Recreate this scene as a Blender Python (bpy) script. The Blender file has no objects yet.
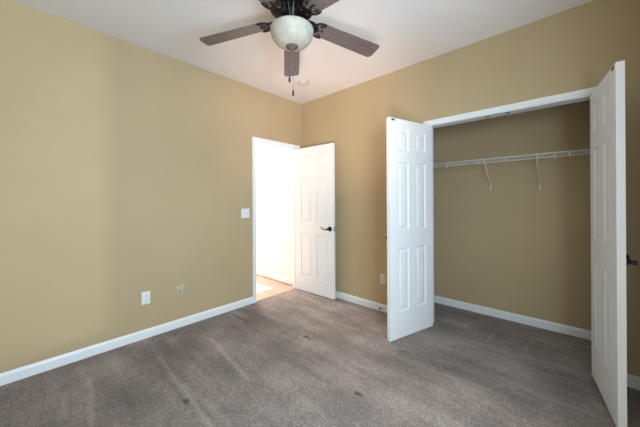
import bpy, bmesh, math, random
from mathutils import Vector, Matrix
PI = math.pi
random.seed(4)
S = bpy.context.scene
C = S.collection

# ------------------------------------------------------------------ camera
F_PX, YAW, PITCH, SHIFT, ROLL = 271.46, 0.744051, 0.0013955, 12.81, -0.0048045
CAM = Vector((2.9564, -2.81764, 1.28592))
fw = Vector((-math.sin(YAW), math.cos(YAW), 0)); rt = Vector((math.cos(YAW), math.sin(YAW), 0)); up = Vector((0, 0, 1))
f2 = fw*math.cos(PITCH) + up*math.sin(PITCH); u2 = up*math.cos(PITCH) - fw*math.sin(PITCH)
cr, sr = math.cos(ROLL), math.sin(ROLL)
r3 = rt*cr + u2*sr; u3 = u2*cr - rt*sr
cd = bpy.data.cameras.new('camera'); cam = bpy.data.objects.new('camera', cd); C.objects.link(cam)
cd.sensor_width = 36; cd.lens = 36*F_PX/640; cd.shift_y = -SHIFT/640; cd.clip_start = 0.02
M = Matrix((r3, u3, -f2)).transposed().to_4x4(); M.translation = CAM
cam.matrix_world = M
S.camera = cam

# ------------------------------------------------------------------ light and exposure
S.view_settings.view_transform = 'Standard'; S.view_settings.look = 'None'
S.view_settings.gamma = 1; S.view_settings.use_curve_mapping = False
S.view_settings.exposure = -0.05
W = bpy.data.worlds.new('world'); S.world = W; W.use_nodes = True
wb = W.node_tree.nodes['Background']; wb.inputs[0].default_value = (0.62, 0.78, 1, 1); wb.inputs[1].default_value = 1.0
RIGHT_X, NEAR_Y, H = 3.42, -3.12, 2.743

def area(name, loc, rot, sx, sy, power, col):
    l = bpy.data.lights.new(name, 'AREA'); l.shape = 'RECTANGLE'; l.size = sx; l.size_y = sy
    l.energy = power; l.color = col
    o = bpy.data.objects.new(name, l); C.objects.link(o); o.location = loc; o.rotation_euler = rot
    return o
# daylight through the bedroom window (just outside the pane), facing -x
area('window_daylight', (RIGHT_X+0.20, -2.39, 1.42), (0, PI/2, -math.radians(16)), 1.40, 1.15, 113, (0.68, 0.86, 1.0))
# added small distant lamp outside that throws the window's edge onto the left wall
area('wall_band_light', (12.0, -0.56, 1.2), (0, PI/2, 0), 0.3, 0.3, 215, (0.88, 1.0, 0.86))
# daylight filling the hall
area('hall_daylight', (-1.95, -0.175, 2.62), (0, 0, 0), 1.7, 0.22, 128, (1.0, 0.90, 0.81))
# added warm spot low beside the camera, brightening the far corner
spot_d = bpy.data.lights.new('corner_fill_spot', 'SPOT'); spot_d.energy = 340; spot_d.color = (1.0, 0.77, 0.68)
spot_d.spot_size = math.radians(46); spot_d.spot_blend = 1.0; spot_d.shadow_soft_size = 0.25
spot_o = bpy.data.objects.new('corner_fill_spot', spot_d); C.objects.link(spot_o); spot_o.location = (2.80, -2.90, 0.75)
spot_o.rotation_euler = (Vector((0.40, -0.12, 2.68)) - spot_o.location).to_track_quat('-Z', 'Y').to_euler()
sun_d = bpy.data.lights.new('sun', 'SUN'); sun_d.energy = 45; sun_d.angle = 0.01; sun_d.color = (1, 0.93, 0.82)
sun = bpy.data.objects.new('sun', sun_d); C.objects.link(sun)
sun.rotation_euler = Vector((0.808, 0.048, -0.588)).to_track_quat('-Z', 'Y').to_euler()

# ------------------------------------------------------------------ material helpers
def mat(name, col, rough=0.6, metal=0.0, spec=0.5):
    m = bpy.data.materials.new(name); m.use_nodes = True
    b = m.node_tree.nodes['Principled BSDF']
    b.inputs['Base Color'].default_value = (*col, 1); b.inputs['Roughness'].default_value = rough
    b.inputs['Metallic'].default_value = metal; b.inputs['Specular IOR Level'].default_value = spec
    return m
def nd(m, t, **kw):
    n = m.node_tree.nodes.new(t)
    for k, v in kw.items(): setattr(n, k, v)
    return n
def lk(m, a, b): m.node_tree.links.new(a, b)
def coords(m): return nd(m, 'ShaderNodeTexCoord').outputs['Object']
def noise(m, scale, detail=3, rough=0.5, vec=None):
    n = nd(m, 'ShaderNodeTexNoise'); n.inputs['Scale'].default_value = scale
    n.inputs['Detail'].default_value = detail; n.inputs['Roughness'].default_value = rough
    lk(m, vec if vec is not None else coords(m), n.inputs['Vector']); return n
def ramp(m, fac, stops):
    r = nd(m, 'ShaderNodeValToRGB'); e = r.color_ramp.elements
    e[0].position, e[0].color = stops[0][0], (*stops[0][1], 1)
    e[1].position, e[1].color = stops[-1][0], (*stops[-1][1], 1)
    for p, c in stops[1:-1]:
        x = e.new(p); x.color = (*c, 1)
    lk(m, fac, r.inputs[0]); return r.outputs[0]
def bump(m, h, strength, dist):
    b = nd(m, 'ShaderNodeBump'); b.inputs['Strength'].default_value = strength; b.inputs['Distance'].default_value = dist
    lk(m, h, b.inputs['Height']); lk(m, b.outputs[0], m.node_tree.nodes['Principled BSDF'].inputs['Normal'])
def base(m): return m.node_tree.nodes['Principled BSDF'].inputs['Base Color']
def math_n(m, op, a, b=None, clamp=False):
    n = nd(m, 'ShaderNodeMath', operation=op); n.use_clamp = clamp
    for i, v in enumerate((a, b)):
        if v is None: continue
        if isinstance(v, (int, float)): n.inputs[i].default_value = v
        else: lk(m, v, n.inputs[i])
    return n.outputs[0]

def paint(name, col, var=0.04, b=0.12):
    m = mat(name, col, 0.62, spec=0.25)
    n = noise(m, 1.3, 4)
    lk(m, ramp(m, n.outputs[0], [(0.3, tuple(c*(1-var) for c in col)), (0.7, tuple(min(1, c*(1+var)) for c in col))]), base(m))
    bump(m, noise(m, 160, 2).outputs[0], b, 0.002); return m
M_WALL = paint('tan_wall_paint', (0.466, 0.358, 0.214))
M_CEIL = paint('ceiling_paint', (0.80, 0.765, 0.760), 0.015, 0.5)
M_HALL = paint('hall_wall_paint', (0.80, 0.77, 0.72))
M_TRIM = mat('white_trim_paint', (0.80, 0.81, 0.82), 0.38)
M_DOOR = mat('white_door_paint', (0.80, 0.80, 0.80), 0.5, spec=0.3)
M_IRON = mat('oil_rubbed_bronze', (0.022, 0.018, 0.017), 0.34, 0.6)
M_IRONB = mat('dark_iron', (0.035, 0.037, 0.042), 0.4, 0.5)
M_PLATE = mat('white_plastic', (0.78, 0.78, 0.78), 0.35)
M_FINIAL = mat('worn_bronze', (0.10, 0.082, 0.075), 0.75, 0.2, 0.2)
M_SMOKE = mat('aged_white_plastic', (0.60, 0.57, 0.54), 0.6, spec=0.2)
M_ALMOND = mat('almond_plastic', (0.50, 0.43, 0.30), 0.4)
M_LIGHTALMOND = mat('light_almond_plastic', (0.70, 0.64, 0.53), 0.4)
M_SLOT = mat('dark_slot', (0.05, 0.05, 0.05), 0.6)
M_WIRE = mat('white_vinyl_wire', (0.66, 0.65, 0.59), 0.35)
M_STEEL = mat('brushed_steel', (0.30, 0.29, 0.28), 0.35, 0.9)
M_BRASS = mat('aged_strike_metal', (0.10, 0.08, 0.06), 0.4, 0.8)
M_RUBBER = mat('black_rubber', (0.03, 0.025, 0.02), 0.7)
M_CHAIN = mat('chain_metal', (0.16, 0.14, 0.22), 0.4, 0.7)

# frosted alabaster bowl
M_BOWL = mat('alabaster_glass', (0.56, 0.56, 0.50), 0.6, spec=0.2)
n = noise(M_BOWL, 14, 5, 0.6)
lk(M_BOWL, ramp(M_BOWL, n.outputs[0], [(0.3, (0.29, 0.295, 0.255)), (0.7, (0.40, 0.395, 0.350))]), base(M_BOWL))
M_BOWL.node_tree.nodes['Principled BSDF'].inputs['Subsurface Weight'].default_value = 0.25
M_BOWL.node_tree.nodes['Principled BSDF'].inputs['Subsurface Radius'].default_value = (0.02, 0.02, 0.02)

# fan blade wood
M_BLADE = mat('walnut_blade', (0.085, 0.062, 0.058), 0.35)
mp = nd(M_BLADE, 'ShaderNodeMapping'); mp.inputs['Scale'].default_value = (2, 40, 40); lk(M_BLADE, coords(M_BLADE), mp.inputs[0])
n = noise(M_BLADE, 3, 5, 0.6, mp.outputs[0])
lk(M_BLADE, ramp(M_BLADE, n.outputs[0], [(0.3, (0.088, 0.068, 0.066)), (0.7, (0.165, 0.132, 0.128))]), base(M_BLADE))

# carpet: tufts, nap streaks, a few worn streaks, dark spots and a fold with painted shading
M_CARP = mat('taupe_cut_pile_carpet', (0.2, 0.165, 0.145), 0.95, spec=0.08)
def carpet():
    m = M_CARP; co = coords(m)
    sep = nd(m, 'ShaderNodeSeparateXYZ'); lk(m, co, sep.inputs[0]); X, Y = sep.outputs[0], sep.outputs[1]
    mp = nd(m, 'ShaderNodeMapping'); mp.inputs['Rotation'].default_value = (0, 0, math.radians(-4)); mp.inputs['Scale'].default_value = (1.1, 7, 1)
    lk(m, co, mp.inputs[0])
    streak = noise(m, 1.0, 4, 0.55, mp.outputs[0]).outputs[0]
    big = noise(m, 1.6, 4, 0.6, co).outputs[0]
    tuft = noise(m, 80, 3, 0.85, co).outputs[0]
    mid = noise(m, 26, 3, 0.7, co).outputs[0]
    v = math_n(m, 'MULTIPLY', streak, 0.75)
    v = math_n(m, 'ADD', v, math_n(m, 'MULTIPLY', big, 1.15))
    v = math_n(m, 'ADD', v, math_n(m, 'MULTIPLY', tuft, 1.5))
    v = math_n(m, 'ADD', v, math_n(m, 'MULTIPLY', mid, 0.55))
    v = math_n(m, 'SUBTRACT', v, 1.975)      # about zero mean
    def seg(x0, y0, x1, y1, w, amp, v):
        dx, dy = x1-x0, y1-y0; L2 = dx*dx+dy*dy
        px = math_n(m, 'SUBTRACT', X, x0); py = math_n(m, 'SUBTRACT', Y, y0)
        t = math_n(m, 'DIVIDE', math_n(m, 'ADD', math_n(m, 'MULTIPLY', px, dx), math_n(m, 'MULTIPLY', py, dy)), L2, True)
        ex = math_n(m, 'SUBTRACT', px, math_n(m, 'MULTIPLY', t, dx)); ey = math_n(m, 'SUBTRACT', py, math_n(m, 'MULTIPLY', t, dy))
        d = math_n(m, 'SQRT', math_n(m, 'ADD', math_n(m, 'MULTIPLY', ex, ex), math_n(m, 'MULTIPLY', ey, ey)))
        d = math_n(m, 'ADD', d, math_n(m, 'MULTIPLY', math_n(m, 'SUBTRACT', mid, 0.5), w*1.2))
        k = math_n(m, 'SUBTRACT', 1.0, math_n(m, 'DIVIDE', d, w), True)
        return math_n(m, 'ADD', v, math_n(m, 'MULTIPLY', k, amp))
    for s in STREAKS: v = seg(*s, v)
    col = ramp(m, math_n(m, 'ADD', v, 0.5, True), [(0.0, (0.060, 0.047, 0.041)), (0.5, (0.222, 0.180, 0.158)), (1.0, (0.47, 0.39, 0.35))])
    lk(m, col, base(m))
    h = math_n(m, 'ADD', math_n(m, 'MULTIPLY', tuft, 0.7), math_n(m, 'MULTIPLY', mid, 0.6))
    bump(m, h, 0.9, 0.012)
    b = m.node_tree.nodes['Principled BSDF']; b.inputs['Sheen Weight'].default_value = 0.15; b.inputs['Sheen Roughness'].default_value = 0.6
STREAKS = [  # x0,y0,x1,y1,width,strength
    (0.11, -1.22, 0.42, -1.22, 0.018, -0.34), (0.12, -1.245, 0.42, -1.245, 0.016, 0.16),  # carpet fold: its shaded and lit sides painted as two lines
    (0.44, -2.07, 1.44, -2.10, 0.030, 0.27), (0.48, -1.64, 1.24, -1.73, 0.030, 0.27),
    (0.37, -2.50, 0.92, -2.56, 0.030, 0.15), (0.96, -2.06, 1.51, -2.02, 0.035, 0.22), (0.40, -2.62, 0.85, -2.70, 0.03, 0.10), (0.50, -1.88, 1.30, -1.92, 0.035, -0.12),
    (2.40, 0.04, 2.41, 0.29, 0.028, 0.20), (2.66, 0.08, 2.70, 0.36, 0.028, 0.20), (2.73, 0.39, 2.88, 0.36, 0.03, 0.18), (2.16, 0.20, 2.18, 0.37, 0.028, 0.18), (2.05, 0.10, 2.16, 0.30, 0.03, 0.12),
]
for (x, y, w, k) in [(1.11, -1.015, 0.020, -0.75), (1.165, -1.025, 0.018, -0.6), (1.13, -2.12, 0.022, -0.75), (1.91, -1.32, 0.024, -0.7), (1.90, -0.65, 0.03, -0.3)]:
    STREAKS.append((x-0.006, y, x+0.006, y+0.003, w*1.15, k))
carpet()

# hall wood floor
M_WOOD = mat('hall_hardwood', (0.3, 0.16, 0.09), 0.3)
br = nd(M_WOOD, 'ShaderNodeTexBrick'); br.inputs['Scale'].default_value = 1; br.inputs['Brick Width'].default_value = 0.9
br.inputs['Row Height'].default_value = 0.085; br.inputs['Mortar Size'].default_value = 0.002
br.inputs['Color1'].default_value = (0.50, 0.37, 0.30, 1); br.inputs['Color2'].default_value = (0.42, 0.29, 0.23, 1); br.inputs['Mortar'].default_value = (0.08, 0.04, 0.03, 1)
lk(M_WOOD, coords(M_WOOD), br.inputs['Vector']); lk(M_WOOD, br.outputs[0], base(M_WOOD))

# ------------------------------------------------------------------ mesh helpers
def obj(name, bm, m, parent=None, smooth=False):
    me = bpy.data.meshes.new(name); bmesh.ops.recalc_face_normals(bm, faces=bm.faces[:]); bm.to_mesh(me); bm.free()
    if m is not None: me.materials.append(m)
    if smooth:
        for p in me.polygons: p.use_smooth = True
        try: me.set_sharp_from_angle(angle=math.radians(38))
        except Exception: pass
    o = bpy.data.objects.new(name, me); C.objects.link(o)
    if parent is not None: o.parent = parent
    return o
def struct(name, bm, m, parent=None, smooth=False):
    o = obj(name, bm, m, parent, smooth)
    if parent is None: o['kind'] = 'structure'
    return o
def thing(name, label, cat, loc=(0, 0, 0), rz=0, group=None):
    o = bpy.data.objects.new(name, None); C.objects.link(o); o.location = loc; o.rotation_euler = (0, 0, rz)
    o.empty_display_size = 0.1
    tag(o, label, cat, group); return o
def tag(o, label, cat, group=None):
    o['label'] = label; o['category'] = cat
    if group: o['group'] = group
def box(bm, x0, x1, y0, y1, z0, z1, bev=0.0):
    r = bmesh.ops.create_cube(bm, size=1)
    vs = r['verts']
    for v in vs:
        v.co = Vector((x0 if v.co.x < 0 else x1, y0 if v.co.y < 0 else y1, z0 if v.co.z < 0 else z1))
    if bev:
        es = list({e for v in vs for e in v.link_edges})
        bmesh.ops.bevel(bm, geom=es, offset=bev, segments=2, profile=0.5, affect='EDGES')
    return bm
def bx(*a, **k): return box(bmesh.new(), *a, **k)
def tube(bm, pts, r, seg=8, cap=True):
    pts = [Vector(p) for p in pts]; rings = []
    rr = r if isinstance(r, (list, tuple)) else [r]*len(pts)
    ref = None
    for i, p in enumerate(pts):
        t = (pts[min(i+1, len(pts)-1)] - pts[max(i-1, 0)]).normalized()
        if ref is None: ref = Vector((0, 0, 1)) if abs(t.z) < 0.9 else Vector((1, 0, 0))
        a = t.cross(ref).normalized(); b = a.cross(t).normalized(); ref = b
        rings.append([bm.verts.new(p + a*math.cos(2*PI*k/seg)*rr[i] + b*math.sin(2*PI*k/seg)*rr[i]) for k in range(seg)])
    for A, B in zip(rings, rings[1:]):
        for k in range(seg): bm.faces.new((A[k], A[(k+1) % seg], B[(k+1) % seg], B[k]))
    if cap:
        bm.faces.new(rings[0][::-1]); bm.faces.new(rings[-1])
    return bm
def lathe(bm, prof, seg=48, mtx=None):
    rings = []
    for r, z in prof:
        if r < 1e-6: rings.append([bm.verts.new((0, 0, z))])
        else: rings.append([bm.verts.new((r*math.cos(2*PI*k/seg), r*math.sin(2*PI*k/seg), z)) for k in range(seg)])
    for A, B in zip(rings, rings[1:]):
        for k in range(seg):
            k2 = (k+1) % seg
            if len(A) == 1 and len(B) == 1: continue
            if len(A) == 1: bm.faces.new((A[0], B[k2], B[k]))
            elif len(B) == 1: bm.faces.new((A[k], A[k2], B[0]))
            else: bm.faces.new((A[k], A[k2], B[k2], B[k]))
    if len(rings[0]) > 1: bm.faces.new(rings[0][::-1])
    if len(rings[-1]) > 1: bm.faces.new(rings[-1])
    if mtx is not None:
        vs = [v for R in rings for v in R]; bmesh.ops.transform(bm, matrix=mtx, verts=vs)
    return bm
def prism(bm, outline, z0, z1):
    a = [bm.verts.new((x, y, z0)) for x, y in outline]; b = [bm.verts.new((x, y, z1)) for x, y in outline]
    n = len(a); bm.faces.new(a[::-1]); bm.faces.new(b)
    for i in range(n): bm.faces.new((a[i], a[(i+1) % n], b[(i+1) % n], b[i]))
    return bm

# ------------------------------------------------------------------ room shell
T = 0.115
D0, D1, DH = -0.815, -0.112, 2.05             # hall doorway on the left wall
K0, K1, KH = 1.895, 3.105, 2.05               # closet opening on the back wall
W0, W1, WZ0, WZ1 = -2.98, -1.78, 0.42, 2.36   # bedroom window on the right wall
CL0, CL1, CB = 1.45, RIGHT_X, 0.70            # closet inside
HY0, HY1, HX = -1.45, -0.048, -3.0            # hall inside

def multi(*boxes):
    bm = bmesh.new()
    for b in boxes: box(bm, *b)
    return bm
struct('floor', multi((0-0.03, RIGHT_X, NEAR_Y, 0.0, -0.06, 0), (CL0, CL1, 0.0, CB, -0.06, 0)), M_CARP)
struct('floor_hall', bx(HX, -0.03, HY0, HY1, -0.06, -0.006), M_WOOD)
struct('ceiling', bx(-T, RIGHT_X+T, NEAR_Y-T, T, H, H+0.08), M_CEIL)
struct('wall_left', multi((-T, 0, NEAR_Y-T, D0-0.02, 0, H), (-T, 0, D1+0.02, T, 0, H), (-T, 0, D0-0.02, D1+0.02, DH+0.02, H)), M_WALL)
struct('wall_back', multi((0, K0-0.02, 0, T, 0, H), (K1+0.02, RIGHT_X+T, 0, T, 0, H), (K0-0.02, K1+0.02, 0, T, KH+0.02, H)), M_WALL)
struct('wall_right', multi((RIGHT_X, RIGHT_X+T, NEAR_Y-T, W0, 0, H), (RIGHT_X, RIGHT_X+T, W1, 0, 0, H), (RIGHT_X, RIGHT_X+T, W0, W1, 0, WZ0), (RIGHT_X, RIGHT_X+T, W0, W1, WZ1, H)), M_WALL)
struct('wall_near', bx(0, RIGHT_X, NEAR_Y-T, NEAR_Y, 0, H), M_WALL)
struct('wall_closet_back', bx(CL0-T, CL1+T, CB, CB+T, 0, 2.45), M_WALL)
struct('wall_closet_left', bx(CL0-T, CL0, T, CB, 0, 2.45), M_WALL)
struct('wall_closet_right', bx(CL1, CL1+T, T, CB, 0, 2.45), M_WALL)
struct('ceiling_closet', bx(CL0-T, CL1+T, T, CB+T, 2.45, 2.5), M_CEIL)
struct('wall_hall_back', bx(HX, -T, HY1, HY1+T, 0, H), M_HALL)
struct('wall_hall_front', bx(HX, -T, HY0-T, HY0, 0, H), M_HALL)
HW = (-1.40, -0.47, 0.10, 2.06)               # tall glazing at the hall end, y0,y1,z0,z1
struct('wall_hall_end', multi((HX-T, HX, HY0-T, HW[0], 0, H), (HX-T, HX, HW[1], HY1+T, 0, H), (HX-T, HX, HW[0], HW[1], 0, HW[2]), (HX-T, HX, HW[0], HW[1], HW[3], H)), M_HALL)
struct('ceiling_hall', bx(HX-T, -T, HY0-T, HY1+T, H, H+0.08), M_CEIL)

# baseboards
def baseboard(name, p0, p1, nrm, h=0.083, m=M_TRIM):
    p0, p1, nrm = Vector((*p0, 0)), Vector((*p1, 0)), Vector((*nrm, 0))
    prof = [(0, 0), (0.014, 0), (0.014, h-0.02), (0.011, h-0.012), (0.006, h-0.004), (0.004, h), (0, h)]
    bm = bmesh.new()
    A = [bm.verts.new(p0 + nrm*d + Vector((0, 0, z))) for d, z in prof]; B = [bm.verts.new(p1 + nrm*d + Vector((0, 0, z))) for d, z in prof]
    n = len(prof)
    for i in range(n): bm.faces.new((A[i], A[(i+1) % n], B[(i+1) % n], B[i]))
    bm.faces.new(A[::-1]); bm.faces.new(B)
    return struct(name, bm, m)
CW = 0.056
baseboard('baseboard_left', (0, NEAR_Y), (0, D0-CW), (1, 0))
baseboard('baseboard_back', (0.02, 0), (K0-CW, 0), (0, -1))
baseboard('baseboard_back_right', (K1+CW, 0), (RIGHT_X, 0), (0, -1))
baseboard('baseboard_right', (RIGHT_X, NEAR_Y), (RIGHT_X, -0.014), (-1, 0))
baseboard('baseboard_near', (0.014, NEAR_Y), (RIGHT_X-0.014, NEAR_Y), (0, 1))
baseboard('baseboard_closet_back', (CL0, CB), (CL1, CB), (0, -1))
baseboard('baseboard_closet_left', (CL0, T), (CL0, CB-0.014), (1, 0))
baseboard('baseboard_closet_right', (CL1, T), (CL1, CB-0.014), (-1, 0))
o = baseboard('baseboard_hall', (HX, HY1), (-T-0.07, HY1), (0, -1), 0.09)
struct('trim_hall_strip', bx(HX, -T-0.07, HY1-0.028, HY1-0.014, -0.006, 0.014), M_WOOD)  # thin strip along the foot of the hall baseboard

# casings: swept profile round three sides; inside corner path in (s, z), wall plane by frame
def casing(name, s0, s1, z1, to3, w=CW):
    prof = [(0.005, 0), (0.005, 0.009), (0.011, 0.012), (0.022, 0.012), (0.028, 0.016), (w-0.006, 0.018), (w, 0.014), (w, 0)]
    path = [((s0, 0), (-1, 0)), ((s0, z1), (-1, 1)), ((s1, z1), (1, 1)), ((s1, 0), (1, 0))]
    bm = bmesh.new(); R = []
    for (s, z), (os_, oz) in path:
        R.append([bm.verts.new(to3(s+os_*d, z+oz*d, t)) for d, t in prof])
    n = len(prof)
    for A, B in zip(R, R[1:]):
        for i in range(n): bm.faces.new((A[i], A[(i+1) % n], B[(i+1) % n], B[i]))
    bm.faces.new(R[0][::-1]); bm.faces.new(R[-1])
    return struct(name, bm, M_TRIM)
c1 = casing('trim_1', D0, D1, DH, lambda s, z, t: Vector((t, s, z)))
struct('jamb', multi((-T-0.004, 0.0, D0-0.019, D0, 0, DH), (-T-0.004, 0.0, D1, D1+0.019, 0, DH), (-T-0.004, 0.0, D0-0.019, D1+0.019, DH, DH+0.019)), M_TRIM, c1)
struct('door_stop_moulding', multi((-0.075, -0.038, D0, D0+0.011, 0, DH-0.011), (-0.075, -0.038, D1-0.011, D1, 0, DH-0.011), (-0.075, -0.038, D0, D1, DH-0.011, DH)), M_TRIM, c1)
bm = bmesh.new(); box(bm, -0.032, -0.006, D0, D0+0.002, 0.895, 0.955); obj('strike_plate', bm, M_STEEL, c1)
c2 = casing('trim_2', K0, K1, KH, lambda s, z, t: Vector((s, -t, z)))
struct('jamb', multi((K0-0.019, K0, 0, T, 0, KH), (K1, K1+0.019, 0, T, 0, KH), (K0-0.019, K1+0.019, 0, T, KH, KH+0.019)), M_TRIM, c2)
c3 = casing('trim_hall_doorway', D0, D1, DH, lambda s, z, t: Vector((-T-t, s, z)))

# bedroom window behind the camera side, and hall window
def window(name, plane_x, y0, y1, z0, z1, inward, depth):
    o = bpy.data.objects.new(name, None); C.objects.link(o); o['kind'] = 'structure'; o.location = (plane_x, (y0+y1)/2, z0)
    L = lambda b: (b[0]-plane_x, b[1]-plane_x, b[2]-(y0+y1)/2, b[3]-(y0+y1)/2, b[4]-z0, b[5]-z0)
    xo = plane_x - inward*depth*0.75
    xa, xb = min(xo-0.02, xo+0.02), max(xo-0.02, xo+0.02); f = 0.035; zm = (z0+z1)/2
    bm = multi(*[L(b) for b in ((xa, xb, y0, y0+f, z0, z1), (xa, xb, y1-f, y1, z0, z1), (xa, xb, y0+f, y1-f, z0, z0+f), (xa, xb, y0+f, y1-f, z1-f, z1))])
    fr = obj('window_frame', bm, M_TRIM, o)
    a, b = sorted((plane_x - inward*depth, plane_x + inward*0.03))
    obj('window_sill', multi(L((a, b, y0-0.0, y1+0.0, z0-0.0, z0+0.018))), M_TRIM, o)
    return o
window('window_1', RIGHT_X, W0, W1, WZ0, WZ1, -1, T)
window('window_2', HX, HW[0], HW[1], HW[2], HW[3], 1, T)

# ------------------------------------------------------------------ six-panel doors
# local frame: x from hinge edge to free edge, y = thickness (0..t), z up
DEEP = ((0, 0), (0.0015, 0.007), (0.005, 0.0125), (0.014, 0.0135), (0.040, 0.0035), (0.042, 0.0035))
SOFT = ((0, 0), (0.003, 0.003), (0.011, 0.008), (0.019, 0.0085), (0.044, 0.002), (0.046, 0.002))
def door_bm(w, h, t, stile, mull, fr=(0.101, 0.402, 0.484, 0.796, 0.851, 0.951), prof=DEEP):
    pw = (w - 2*stile - mull)/2
    xs = [0, stile, stile+pw, stile+pw+mull, w-stile, w]
    zs = [0] + [h*f for f in fr] + [h]
    bm = bmesh.new()
    def vert(x, y, z):
        return bm.verts.new((x, y, z))
    for side, y0, sg in ((0, 0.0, 1), (1, t, -1)):
        for i in range(5):
            for j in range(7):
                x0, x1, z0, z1 = xs[i], xs[i+1], zs[j], zs[j+1]
                if i in (1, 3) and j in (1, 3, 5):
                    rings = []
                    for ins, dep in prof:
                        y = y0 + sg*dep
                        rings.append([vert(x0+ins, y, z0+ins), vert(x1-ins, y, z0+ins), vert(x1-ins, y, z1-ins), vert(x0+ins, y, z1-ins)])
                    for A, B in zip(rings, rings[1:]):
                        for k in range(4): bm.faces.new((A[k], A[(k+1) % 4], B[(k+1) % 4], B[k]))
                    bm.faces.new(rings[-1])
                else:
                    bm.faces.new((vert(x0, y0, z0), vert(x1, y0, z0), vert(x1, y0, z1), vert(x0, y0, z1)))
    for i in range(5):
        for z in (0, h): bm.faces.new((vert(xs[i], 0, z), vert(xs[i+1], 0, z), vert(xs[i+1], t, z), vert(xs[i], t, z)))
    for j in range(7):
        for x in (0, w): bm.faces.new((vert(x, 0, zs[j]), vert(x, t, zs[j]), vert(x, t, zs[j+1]), vert(x, 0, zs[j+1])))
    bmesh.ops.remove_doubles(bm, verts=bm.verts[:], dist=1e-5)
    return bm
def lever(x, y, z, out, toward, parent, name='door_handle', wave=True):
    # rosette on the face, neck, then a curved lever running along the door
    bm = bmesh.new()
    R = Matrix.Translation((x, y, z)) @ Matrix.Rotation(-out*PI/2, 4, 'X')
    lathe(bm, [(0.033, 0), (0.033, 0.004), (0.029, 0.008), (0.018, 0.011), (0.013, 0.016), (0.011, 0.045), (0.013, 0.052), (0, 0.056)], 20, R)
    pts, rad = [], []
    for k in range(13):
        s = k/12
        zz = (-0.004 - 0.012*math.sin(s*PI*1.15)) + (0.016*max(0, s-0.72)/0.28 if wave else 0)
        pts.append((x + toward*(s*0.118), y + out*(0.047 - 0.006*s), z + zz + 0.006)); rad.append(0.0105 - 0.005*s)
    tube(bm, pts, rad, 8)
    o = obj(name, bm, M_IRON, parent, True); o['label'] = 'dark bronze lever handle'; return o
def door(name, label, w, loc, ang, t, handle_faces, stile=0.108, mull=0.1, h=2.03):
    o = struct(name, door_bm(w, h, t, stile, mull), M_DOOR)
    o.location = loc; o.rotation_euler = (0, 0, ang); o['label'] = label; o['category'] = 'door'
    return o
# hall door: hinged on the far jamb, swung back against the back wall. Visible face at local y=0.
a1 = math.atan2(-0.118+0.138, 0.70)
d1 = door('door_1', 'white six-panel bedroom door standing open with dark lever handle', 0.70, (0.006, -0.138, 0.012), a1, 0.035, None, 0.100, 0.092)
lever(0.640, 0.0, 0.908, -1, -1, d1); lever(0.640, 0.035, 0.908, 1, -1, d1)
bm = bmesh.new(); box(bm, 0.70, 0.7012, 0.007, 0.028, 0.88, 0.937); o = obj('latch_plate', bm, M_STEEL, d1); o['label'] = 'steel latch plate'
bm = bmesh.new(); box(bm, 0.7012, 0.703, 0.010, 0.025, 0.889, 0.898); box(bm, 0.7012, 0.703, 0.010, 0.025, 0.918, 0.927); o = obj('latch_screw', bm, M_SLOT, d1)
# left closet door: seen inner face (+x). local y=0 is the inner face, thickness goes to -x
def closet_door(name, label, hinge, free, flip):
    hv, fv = Vector(hinge), Vector(free); d = (fv-hv).normalized(); ang = math.atan2(d.y, d.x)
    o = struct(name, door_bm(0.603, 2.03, 0.035, 0.105, 0.095, (0.120, 0.409, 0.492, 0.803, 0.857, 0.955), SOFT), M_DOOR)
    if flip: o.data.transform(Matrix.Translation((0, -0.035, 0)))
    o.location = (*hinge, 0.014); o.rotation_euler = (0, 0, ang); o['label'] = label; o['category'] = 'door'
    out = -1 if flip else 1; yface = -0.035 if flip else 0.035
    lever(0.557, yface, 0.925, out, -1, o)
    bm = bmesh.new(); sy = 1 if flip else -1
    a, b = sorted((0, sy*0.003)); box(bm, 0.535, 0.575, a, b, 2.005, 2.021)
    s = obj('catch_plate', bm, M_BRASS, o); s['label'] = 'small dark metal catch plate at the top corner'
    return o
closet_door('door_2', 'white six-panel closet door on the left of the closet opening', (1.928, -0.012), (1.757, -0.600), True)
closet_door('door_3', 'white six-panel closet door on the right edge, seen almost edge on', (3.068, -0.012), (3.146, -0.616), False)

# ------------------------------------------------------------------ roller catches under the closet head jamb
for k, (x, lab) in enumerate(((2.413, 'small dark roller catch under closet head jamb, left of the pair'), (2.562, 'small dark roller catch under closet head jamb, right of the pair'))):
    o = thing('door_catch', lab, 'door catch', (x, 0.03, KH), 0, 'roller catches under the closet head jamb')
    bm = bmesh.new(); box(bm, -0.024, 0.024, -0.011, 0.011, -0.003, 0, 0.001); obj('mounting_plate', bm, M_STEEL, o)
    bm = bmesh.new(); lathe(bm, [(0.007, -0.003), (0.007, -0.008), (0.004, -0.012), (0, -0.013)], 12); obj('spring_ball', bm, M_BRASS, o, True)

# ------------------------------------------------------------------ ceiling fan
FX, FY = 1.574, -1.588
fan = thing('ceiling_fan', 'dark bronze five-blade ceiling fan with frosted bowl light on the ceiling', 'ceiling fan', (FX, FY, H))
Z = lambda z: z - H
bm = lathe(bmesh.new(), [(0.0, Z(2.743)), (0.085, Z(2.743)), (0.09, Z(2.735)), (0.09, Z(2.715)), (0.075, Z(2.70)), (0.06, Z(2.695)), (0, Z(2.695))], 40); obj('canopy', bm, M_IRON, fan, True)
bm = lathe(bmesh.new(), [(0, Z(2.70)), (0.075, Z(2.70)), (0.118, Z(2.69)), (0.140, Z(2.668)), (0.144, Z(2.63)), (0.142, Z(2.600)), (0.148, Z(2.594)), (0.148, Z(2.582)), (0.138, Z(2.570)), (0.115, Z(2.562)), (0, Z(2.562))], 56)
obj('motor_housing', bm, M_IRON, fan, True)
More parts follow.
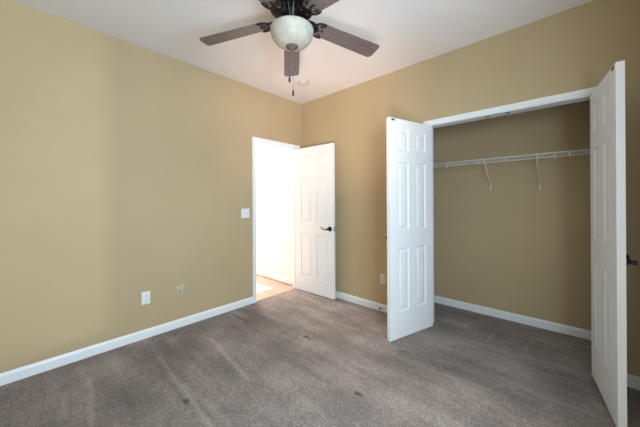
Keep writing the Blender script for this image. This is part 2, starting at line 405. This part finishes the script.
# vented hub with ribs between housing and light kit
bm = lathe(bmesh.new(), [(0, Z(2.565)), (0.064, Z(2.565)), (0.060, Z(2.50)), (0.056, Z(2.47)), (0.060, Z(2.455)), (0, Z(2.455))], 40)
for k in range(20):
    a = 2*PI*k/20; c, s = math.cos(a), math.sin(a)
    tube(bm, [(0.112*c, 0.112*s, Z(2.566)), (0.098*c, 0.098*s, Z(2.553)), (0.080*c, 0.080*s, Z(2.530)), (0.068*c, 0.068*s, Z(2.500)), (0.061*c, 0.061*s, Z(2.474))], 0.0055, 6)
obj('vent_hub', bm, M_IRONB, fan, True)
bm = lathe(bmesh.new(), [(0, Z(2.462)), (0.062, Z(2.462)), (0.078, Z(2.452)), (0.105, Z(2.446)), (0.112, Z(2.436)), (0, Z(2.436))], 40); obj('light_fitter', bm, M_IRON, fan, True)
prof = [(0.1465, 2.446), (0.1475, 2.440), (0.1450, 2.432), (0.1430, 2.420), (0.137, 2.400), (0.126, 2.380), (0.110, 2.362), (0.088, 2.347), (0.060, 2.337), (0.03, 2.333), (0.0, 2.332)]
inn = [(r-0.005 if r > 0.01 else 0, z+0.005) for r, z in prof[::-1]]
bm = lathe(bmesh.new(), [(r, Z(z)) for r, z in prof + inn], 56)
bowl = obj('light_bowl', bm, M_BOWL, fan, True); bowl['label'] = 'frosted off-white glass bowl shade'
bm = lathe(bmesh.new(), [(0, Z(2.340)), (0.042, Z(2.338)), (0.043, Z(2.332)), (0.036, Z(2.326)), (0.022, Z(2.321)), (0.012, Z(2.316)), (0.013, Z(2.310)), (0.008, Z(2.303)), (0, Z(2.302))], 28)
obj('finial', bm, M_FINIAL, bowl, True)
def dup_tree(o, parent):
    c = o.copy(); C.objects.link(c); c.parent = parent
    for ch in list(o.children): dup_tree(ch, c)
    return c
# one blade along local +x, drooping outward from the hub and pitched
ZH, DROOP = 2.523, 0.1106
def blade_outline():
    w0, w1, r0, r1 = 0.058, 0.069, 0.158, 0.683
    pts = [(r0+0.018, -w0+0.012), (r0+0.045, -w0)]
    pts += [(r1-0.020, -w1), (r1-0.005, -w1+0.006), (r1, -w1+0.020), (r1-0.002, w1-0.036), (r1-0.012, w1-0.010), (r1-0.032, w1)]
    pts += [(r0+0.045, w0), (r0+0.018, w0-0.012), (r0+0.004, w0-0.032), (r0, 0), (r0+0.004, -w0+0.032)]
    return pts
TILT = Matrix.Translation((0, 0, Z(ZH))) @ Matrix.Rotation(math.atan(DROOP), 4, 'Y') @ Matrix.Rotation(math.radians(-11), 4, 'X')
bm = prism(bmesh.new(), blade_outline(), -0.003, 0.003)
bmesh.ops.transform(bm, matrix=TILT, verts=bm.verts[:])
blade = obj('fan_blade', bm, M_BLADE, fan)
# ornate iron under the root: oval medallion with rim and scrolls, crescent clasp round the blade root, arm to the hub
bm = bmesh.new()
def bez(pts, n=14):
    out = []
    for k in range(n+1):
        t = k/n; P = [Vector(p) for p in pts]
        while len(P) > 1: P = [P[i]*(1-t)+P[i+1]*t for i in range(len(P)-1)]
        out.append(P[0])
    return out
ov = [(0.128+0.060*math.cos(2*PI*k/28), 0.047*math.sin(2*PI*k/28)) for k in range(28)]
prism(bm, ov, -0.010, -0.005)
tube(bm, [(x, y, -0.011) for x, y in ov + ov[:1]], 0.0048, 7)
for s in (1, -1):
    tube(bm, bez([(0.085, s*0.006, -0.014), (0.11, s*0.05, -0.015), (0.155, s*0.045, -0.015), (0.150, s*0.012, -0.015), (0.128, s*0.016, -0.015)]), 0.0040, 6)
    tube(bm, bez([(0.150, s*0.028, -0.010), (0.175, s*0.040, -0.010), (0.178, s*0.070, -0.008), (0.235, s*0.060, -0.006)]), 0.0058, 7)
    tube(bm, bez([(0.235, s*0.060, -0.006), (0.222, s*0.030, -0.007), (0.195, s*0.030, -0.008), (0.205, s*0.046, -0.008)]), 0.0045, 6)
tube(bm, bez([(0.180, 0, -0.010), (0.20, 0.012, -0.008), (0.215, -0.008, -0.007), (0.232, 0, -0.006)]), 0.0050, 6)
box(bm, 0.058, 0.10, -0.022, 0.022, -0.012, 0.006, 0.003)
for px, py in ((0.228, 0.0), (0.21, 0.040), (0.21, -0.040)): lathe(bm, [(0, -0.0085), (0.0055, -0.0075), (0.0065, -0.002), (0, -0.002)], 10, Matrix.Translation((px, py, 0)))
bmesh.ops.transform(bm, matrix=TILT, verts=bm.verts[:])
obj('blade_iron', bm, M_IRON, blade, True)
PHI0 = math.atan2(fw.y, fw.x) + 0.108
blade.rotation_euler.z = PHI0
for k in range(1, 5):
    b = dup_tree(blade, fan); b.rotation_euler.z = PHI0 + k*2*PI/5
# pull chains with dark fobs, hanging from the finial
def chain(dx, dy, zb):
    bm = tube(bmesh.new(), [(dx*0.3, dy*0.3, Z(2.318)), (dx, dy, Z(2.29)), (dx, dy, Z(zb+0.05))], 0.0016, 6)
    z = 2.286
    while z > zb+0.055:
        bmesh.ops.create_icosphere(bm, subdivisions=1, radius=0.0024, matrix=Matrix.Translation((dx, dy, Z(z)))); z -= 0.0085
    c = obj('pull_chain', bm, M_CHAIN, fan)
    bm = lathe(bmesh.new(), [(0, Z(zb)), (0.005, Z(zb+0.001)), (0.0085, Z(zb+0.012)), (0.0075, Z(zb+0.026)), (0.0045, Z(zb+0.042)), (0.002, Z(zb+0.052)), (0, Z(zb+0.053))], 14,
               Matrix.Translation((dx, dy, 0)))
    f = obj('pull_fob', bm, M_RUBBER, c, True); f['label'] = 'dark teardrop pull fob'
chain(-0.018*rt.x, -0.018*rt.y, 2.090); chain(0.006*rt.x, 0.006*rt.y, 1.998)

# ------------------------------------------------------------------ smoke detector
sd = thing('smoke_detector', 'round white smoke detector on the ceiling beyond the fan', 'smoke detector', (0.582, -0.524, H))
bm = lathe(bmesh.new(), [(0, 0), (0.070, 0), (0.070, -0.010), (0.066, -0.012), (0, -0.012)], 40); obj('mounting_base', bm, M_SMOKE, sd, True)
bm = lathe(bmesh.new(), [(0, -0.012), (0.062, -0.012), (0.061, -0.020), (0.055, -0.023), (0.058, -0.026), (0.055, -0.034), (0.046, -0.040), (0.02, -0.043), (0, -0.043)], 40); obj('cover', bm, M_SMOKE, sd, True)
bm = bmesh.new()
for k in range(20):
    a = 2*PI*k/20; tube(bm, [(0.0585*math.cos(a), 0.0585*math.sin(a), -0.0195), (0.0585*math.cos(a), 0.0585*math.sin(a), -0.0265)], 0.002, 5)
obj('vent_slots', bm, M_SLOT, sd)

# ------------------------------------------------------------------ wall plates (local: x across, z up, +y out of the wall)
def plate_root(name, label, cat, loc, rz, w, h, m):
    o = thing(name, label, cat, loc, rz)
    bm = bx(-w/2, w/2, 0, 0.006, -h/2, h/2, bev=0.0025); obj('cover_plate', bm, m, o, True); return o
def outlet(label, loc, rz, m):
    o = plate_root('wall_outlet', label, 'outlet', loc, rz, 0.072, 0.118, m)
    for s in (1, -1):
        bm = prism(bmesh.new(), [(0.0165*math.cos(a), max(-0.0135, min(0.0135, 0.0165*math.sin(a)))) for a in [2*PI*k/24 for k in range(24)]], 0, 0.0025)
        bmesh.ops.transform(bm, matrix=Matrix.Translation((0, 0.006, s*0.0195)) @ Matrix.Rotation(-PI/2, 4, 'X'), verts=bm.verts[:])
        r = obj('receptacle', bm, m, o)
        bm = bmesh.new(); zc = s*0.0195
        box(bm, -0.0075, -0.0055, 0.0084, 0.0089, zc-0.002, zc+0.007); box(bm, 0.0055, 0.0075, 0.0084, 0.0089, zc-0.002, zc+0.006); box(bm, -0.002, 0.002, 0.0084, 0.0089, zc-0.0095, zc-0.0055)
        obj('slot', bm, M_SLOT, r)
    bm = lathe(bmesh.new(), [(0, 0), (0.003, 0), (0.0025, 0.0015), (0, 0.0018)], 10, Matrix.Translation((0, 0.006, 0)) @ Matrix.Rotation(-PI/2, 4, 'X')); obj('screw', bm, M_STEEL, o)
    return o
LW, BW = -PI/2, PI       # facing +x on the left wall, facing -y on the back wall
outlet('white duplex outlet low on the left wall, left of the beige jack plate', (0, -2.046, 0.378), LW, M_PLATE)
outlet('cream duplex outlet low on the back wall beside the left closet door', (1.352, 0, 0.376), BW, M_LIGHTALMOND)
j = plate_root('cable_jack', 'beige cable jack plate low on the left wall near the doorway', 'wall jack', (0, -1.740, 0.370), LW, 0.070, 0.116, M_ALMOND)
bm = lathe(bmesh.new(), [(0, 0), (0.0085, 0), (0.0085, 0.003), (0.005, 0.003), (0.005, 0.011), (0, 0.011)], 12, Matrix.Translation((0, 0.006, 0)) @ Matrix.Rotation(-PI/2, 4, 'X')); obj('coaxial_jack', bm, M_STEEL, j)
for z in (0.041, -0.041):
    bm = lathe(bmesh.new(), [(0, 0), (0.003, 0), (0.0025, 0.0015), (0, 0.0018)], 10, Matrix.Translation((0, 0.006, z)) @ Matrix.Rotation(-PI/2, 4, 'X')); obj('screw', bm, M_STEEL, j)
sw = plate_root('light_switch', 'white double light switch plate on the left wall beside the doorway', 'light switch', (0, -0.972, 1.139), LW, 0.116, 0.118, M_PLATE)
for x in (-0.023, 0.023):
    bm = bmesh.new(); box(bm, x-0.0055, x+0.0055, 0.005, 0.0065, -0.0125, 0.0125); obj('switch_slot', bm, M_LIGHTALMOND, sw)
    bm = bmesh.new(); box(bm, x-0.004, x+0.004, 0.006, 0.017, 0.0, 0.009, 0.001); obj('toggle', bm, M_PLATE, sw)
    for z in (0.041, -0.041):
        bm = lathe(bmesh.new(), [(0, 0), (0.003, 0), (0.0025, 0.0015), (0, 0.0018)], 10, Matrix.Translation((x, 0.006, z)) @ Matrix.Rotation(-PI/2, 4, 'X')); obj('screw', bm, M_STEEL, sw)

# ------------------------------------------------------------------ door stop on the back baseboard
ds = thing('door_stop', 'small door stop with dark rubber tip on the back baseboard', 'door stop', (1.358, -0.0135, 0.056))
RX = Matrix.Rotation(PI/2, 4, 'X')
bm = lathe(bmesh.new(), [(0, 0), (0.012, 0), (0.012, 0.003), (0.006, 0.006), (0.0045, 0.010), (0.0045, 0.058), (0, 0.058)], 14, RX); obj('post', bm, M_TRIM, ds, True)
bm = lathe(bmesh.new(), [(0, 0.055), (0.009, 0.055), (0.0105, 0.060), (0.010, 0.070), (0, 0.072)], 14, RX); o = obj('rubber_tip', bm, M_RUBBER, ds, True)

# ------------------------------------------------------------------ closet wire shelf
ZS, YF = 1.709, 0.39
sh = thing('wire_shelf', 'white wire closet shelf with hanging rail along the closet back wall', 'closet shelf', ((CL0+CL1)/2, CB, ZS))
ox, oy = (CL0+CL1)/2, CB
def P(x, y, z): return (x-ox, y-oy, z-ZS)
bm = bmesh.new()
x = CL0+0.02
while x < CL1-0.01:
    tube(bm, [P(x, CB-0.006, ZS+0.003), P(x, YF, ZS+0.003), P(x, YF-0.001, ZS-0.002)], 0.0012, 5); x += 0.0254
for yy in (CB-0.012, CB-0.11, CB-0.21): tube(bm, [P(CL0+0.004, yy, ZS), P(CL1-0.004, yy, ZS)], 0.003, 6)
obj('wire_deck', bm, M_WIRE, sh)
obj('front_rail', tube(bmesh.new(), [P(CL0+0.004, YF, ZS), P(CL1-0.004, YF, ZS)], 0.0055, 8), M_WIRE, sh)
obj('lip_rail', tube(bmesh.new(), [P(CL0+0.004, YF-0.003, ZS-0.037), P(CL1-0.004, YF-0.003, ZS-0.037)], 0.0042, 8), M_WIRE, sh)
for xb, in ((2.306,), (2.733,)):
    bm = bmesh.new()
    tube(bm, [P(xb, YF-0.004, ZS+0.006), P(xb, YF+0.004, ZS-0.012), P(xb, CB-0.014, 1.455), P(xb, CB-0.006, 1.425)], 0.0062, 8)
    b = obj('support_brace', bm, M_WIRE, sh)
    bm = bmesh.new(); box(bm, *[v for v in (xb-0.009-ox, xb+0.009-ox, -0.006, 0.0, 1.395-ZS, 1.462-ZS)], 0.002)
    for z in (1.405, 1.45): lathe(bm, [(0, 0), (0.005, 0), (0.004, 0.003), (0, 0.004)], 10, Matrix.Translation((xb-ox, -0.006, z-ZS)) @ Matrix.Rotation(PI/2, 4, 'X'))
    obj('wall_anchor', bm, M_WIRE, b)
for xc, zb in ((1.944, -0.064), (2.256, -0.048), (2.487, -0.040), (2.86, -0.050), (2.959, -0.044)):
    bm = bmesh.new(); box(bm, xc-0.004-ox, xc+0.004-ox, YF-0.008-oy, YF+0.003-oy, zb, 0.004, 0.0015); obj('rail_clip', bm, M_WIRE, sh)
for xc in (CL0, CL1-0.012):
    bm = bmesh.new(); box(bm, xc-ox, xc+0.012-ox, YF-0.014-oy, YF+0.03-oy, -0.05, 0.012, 0.002); obj('end_bracket', bm, M_WIRE, sh)
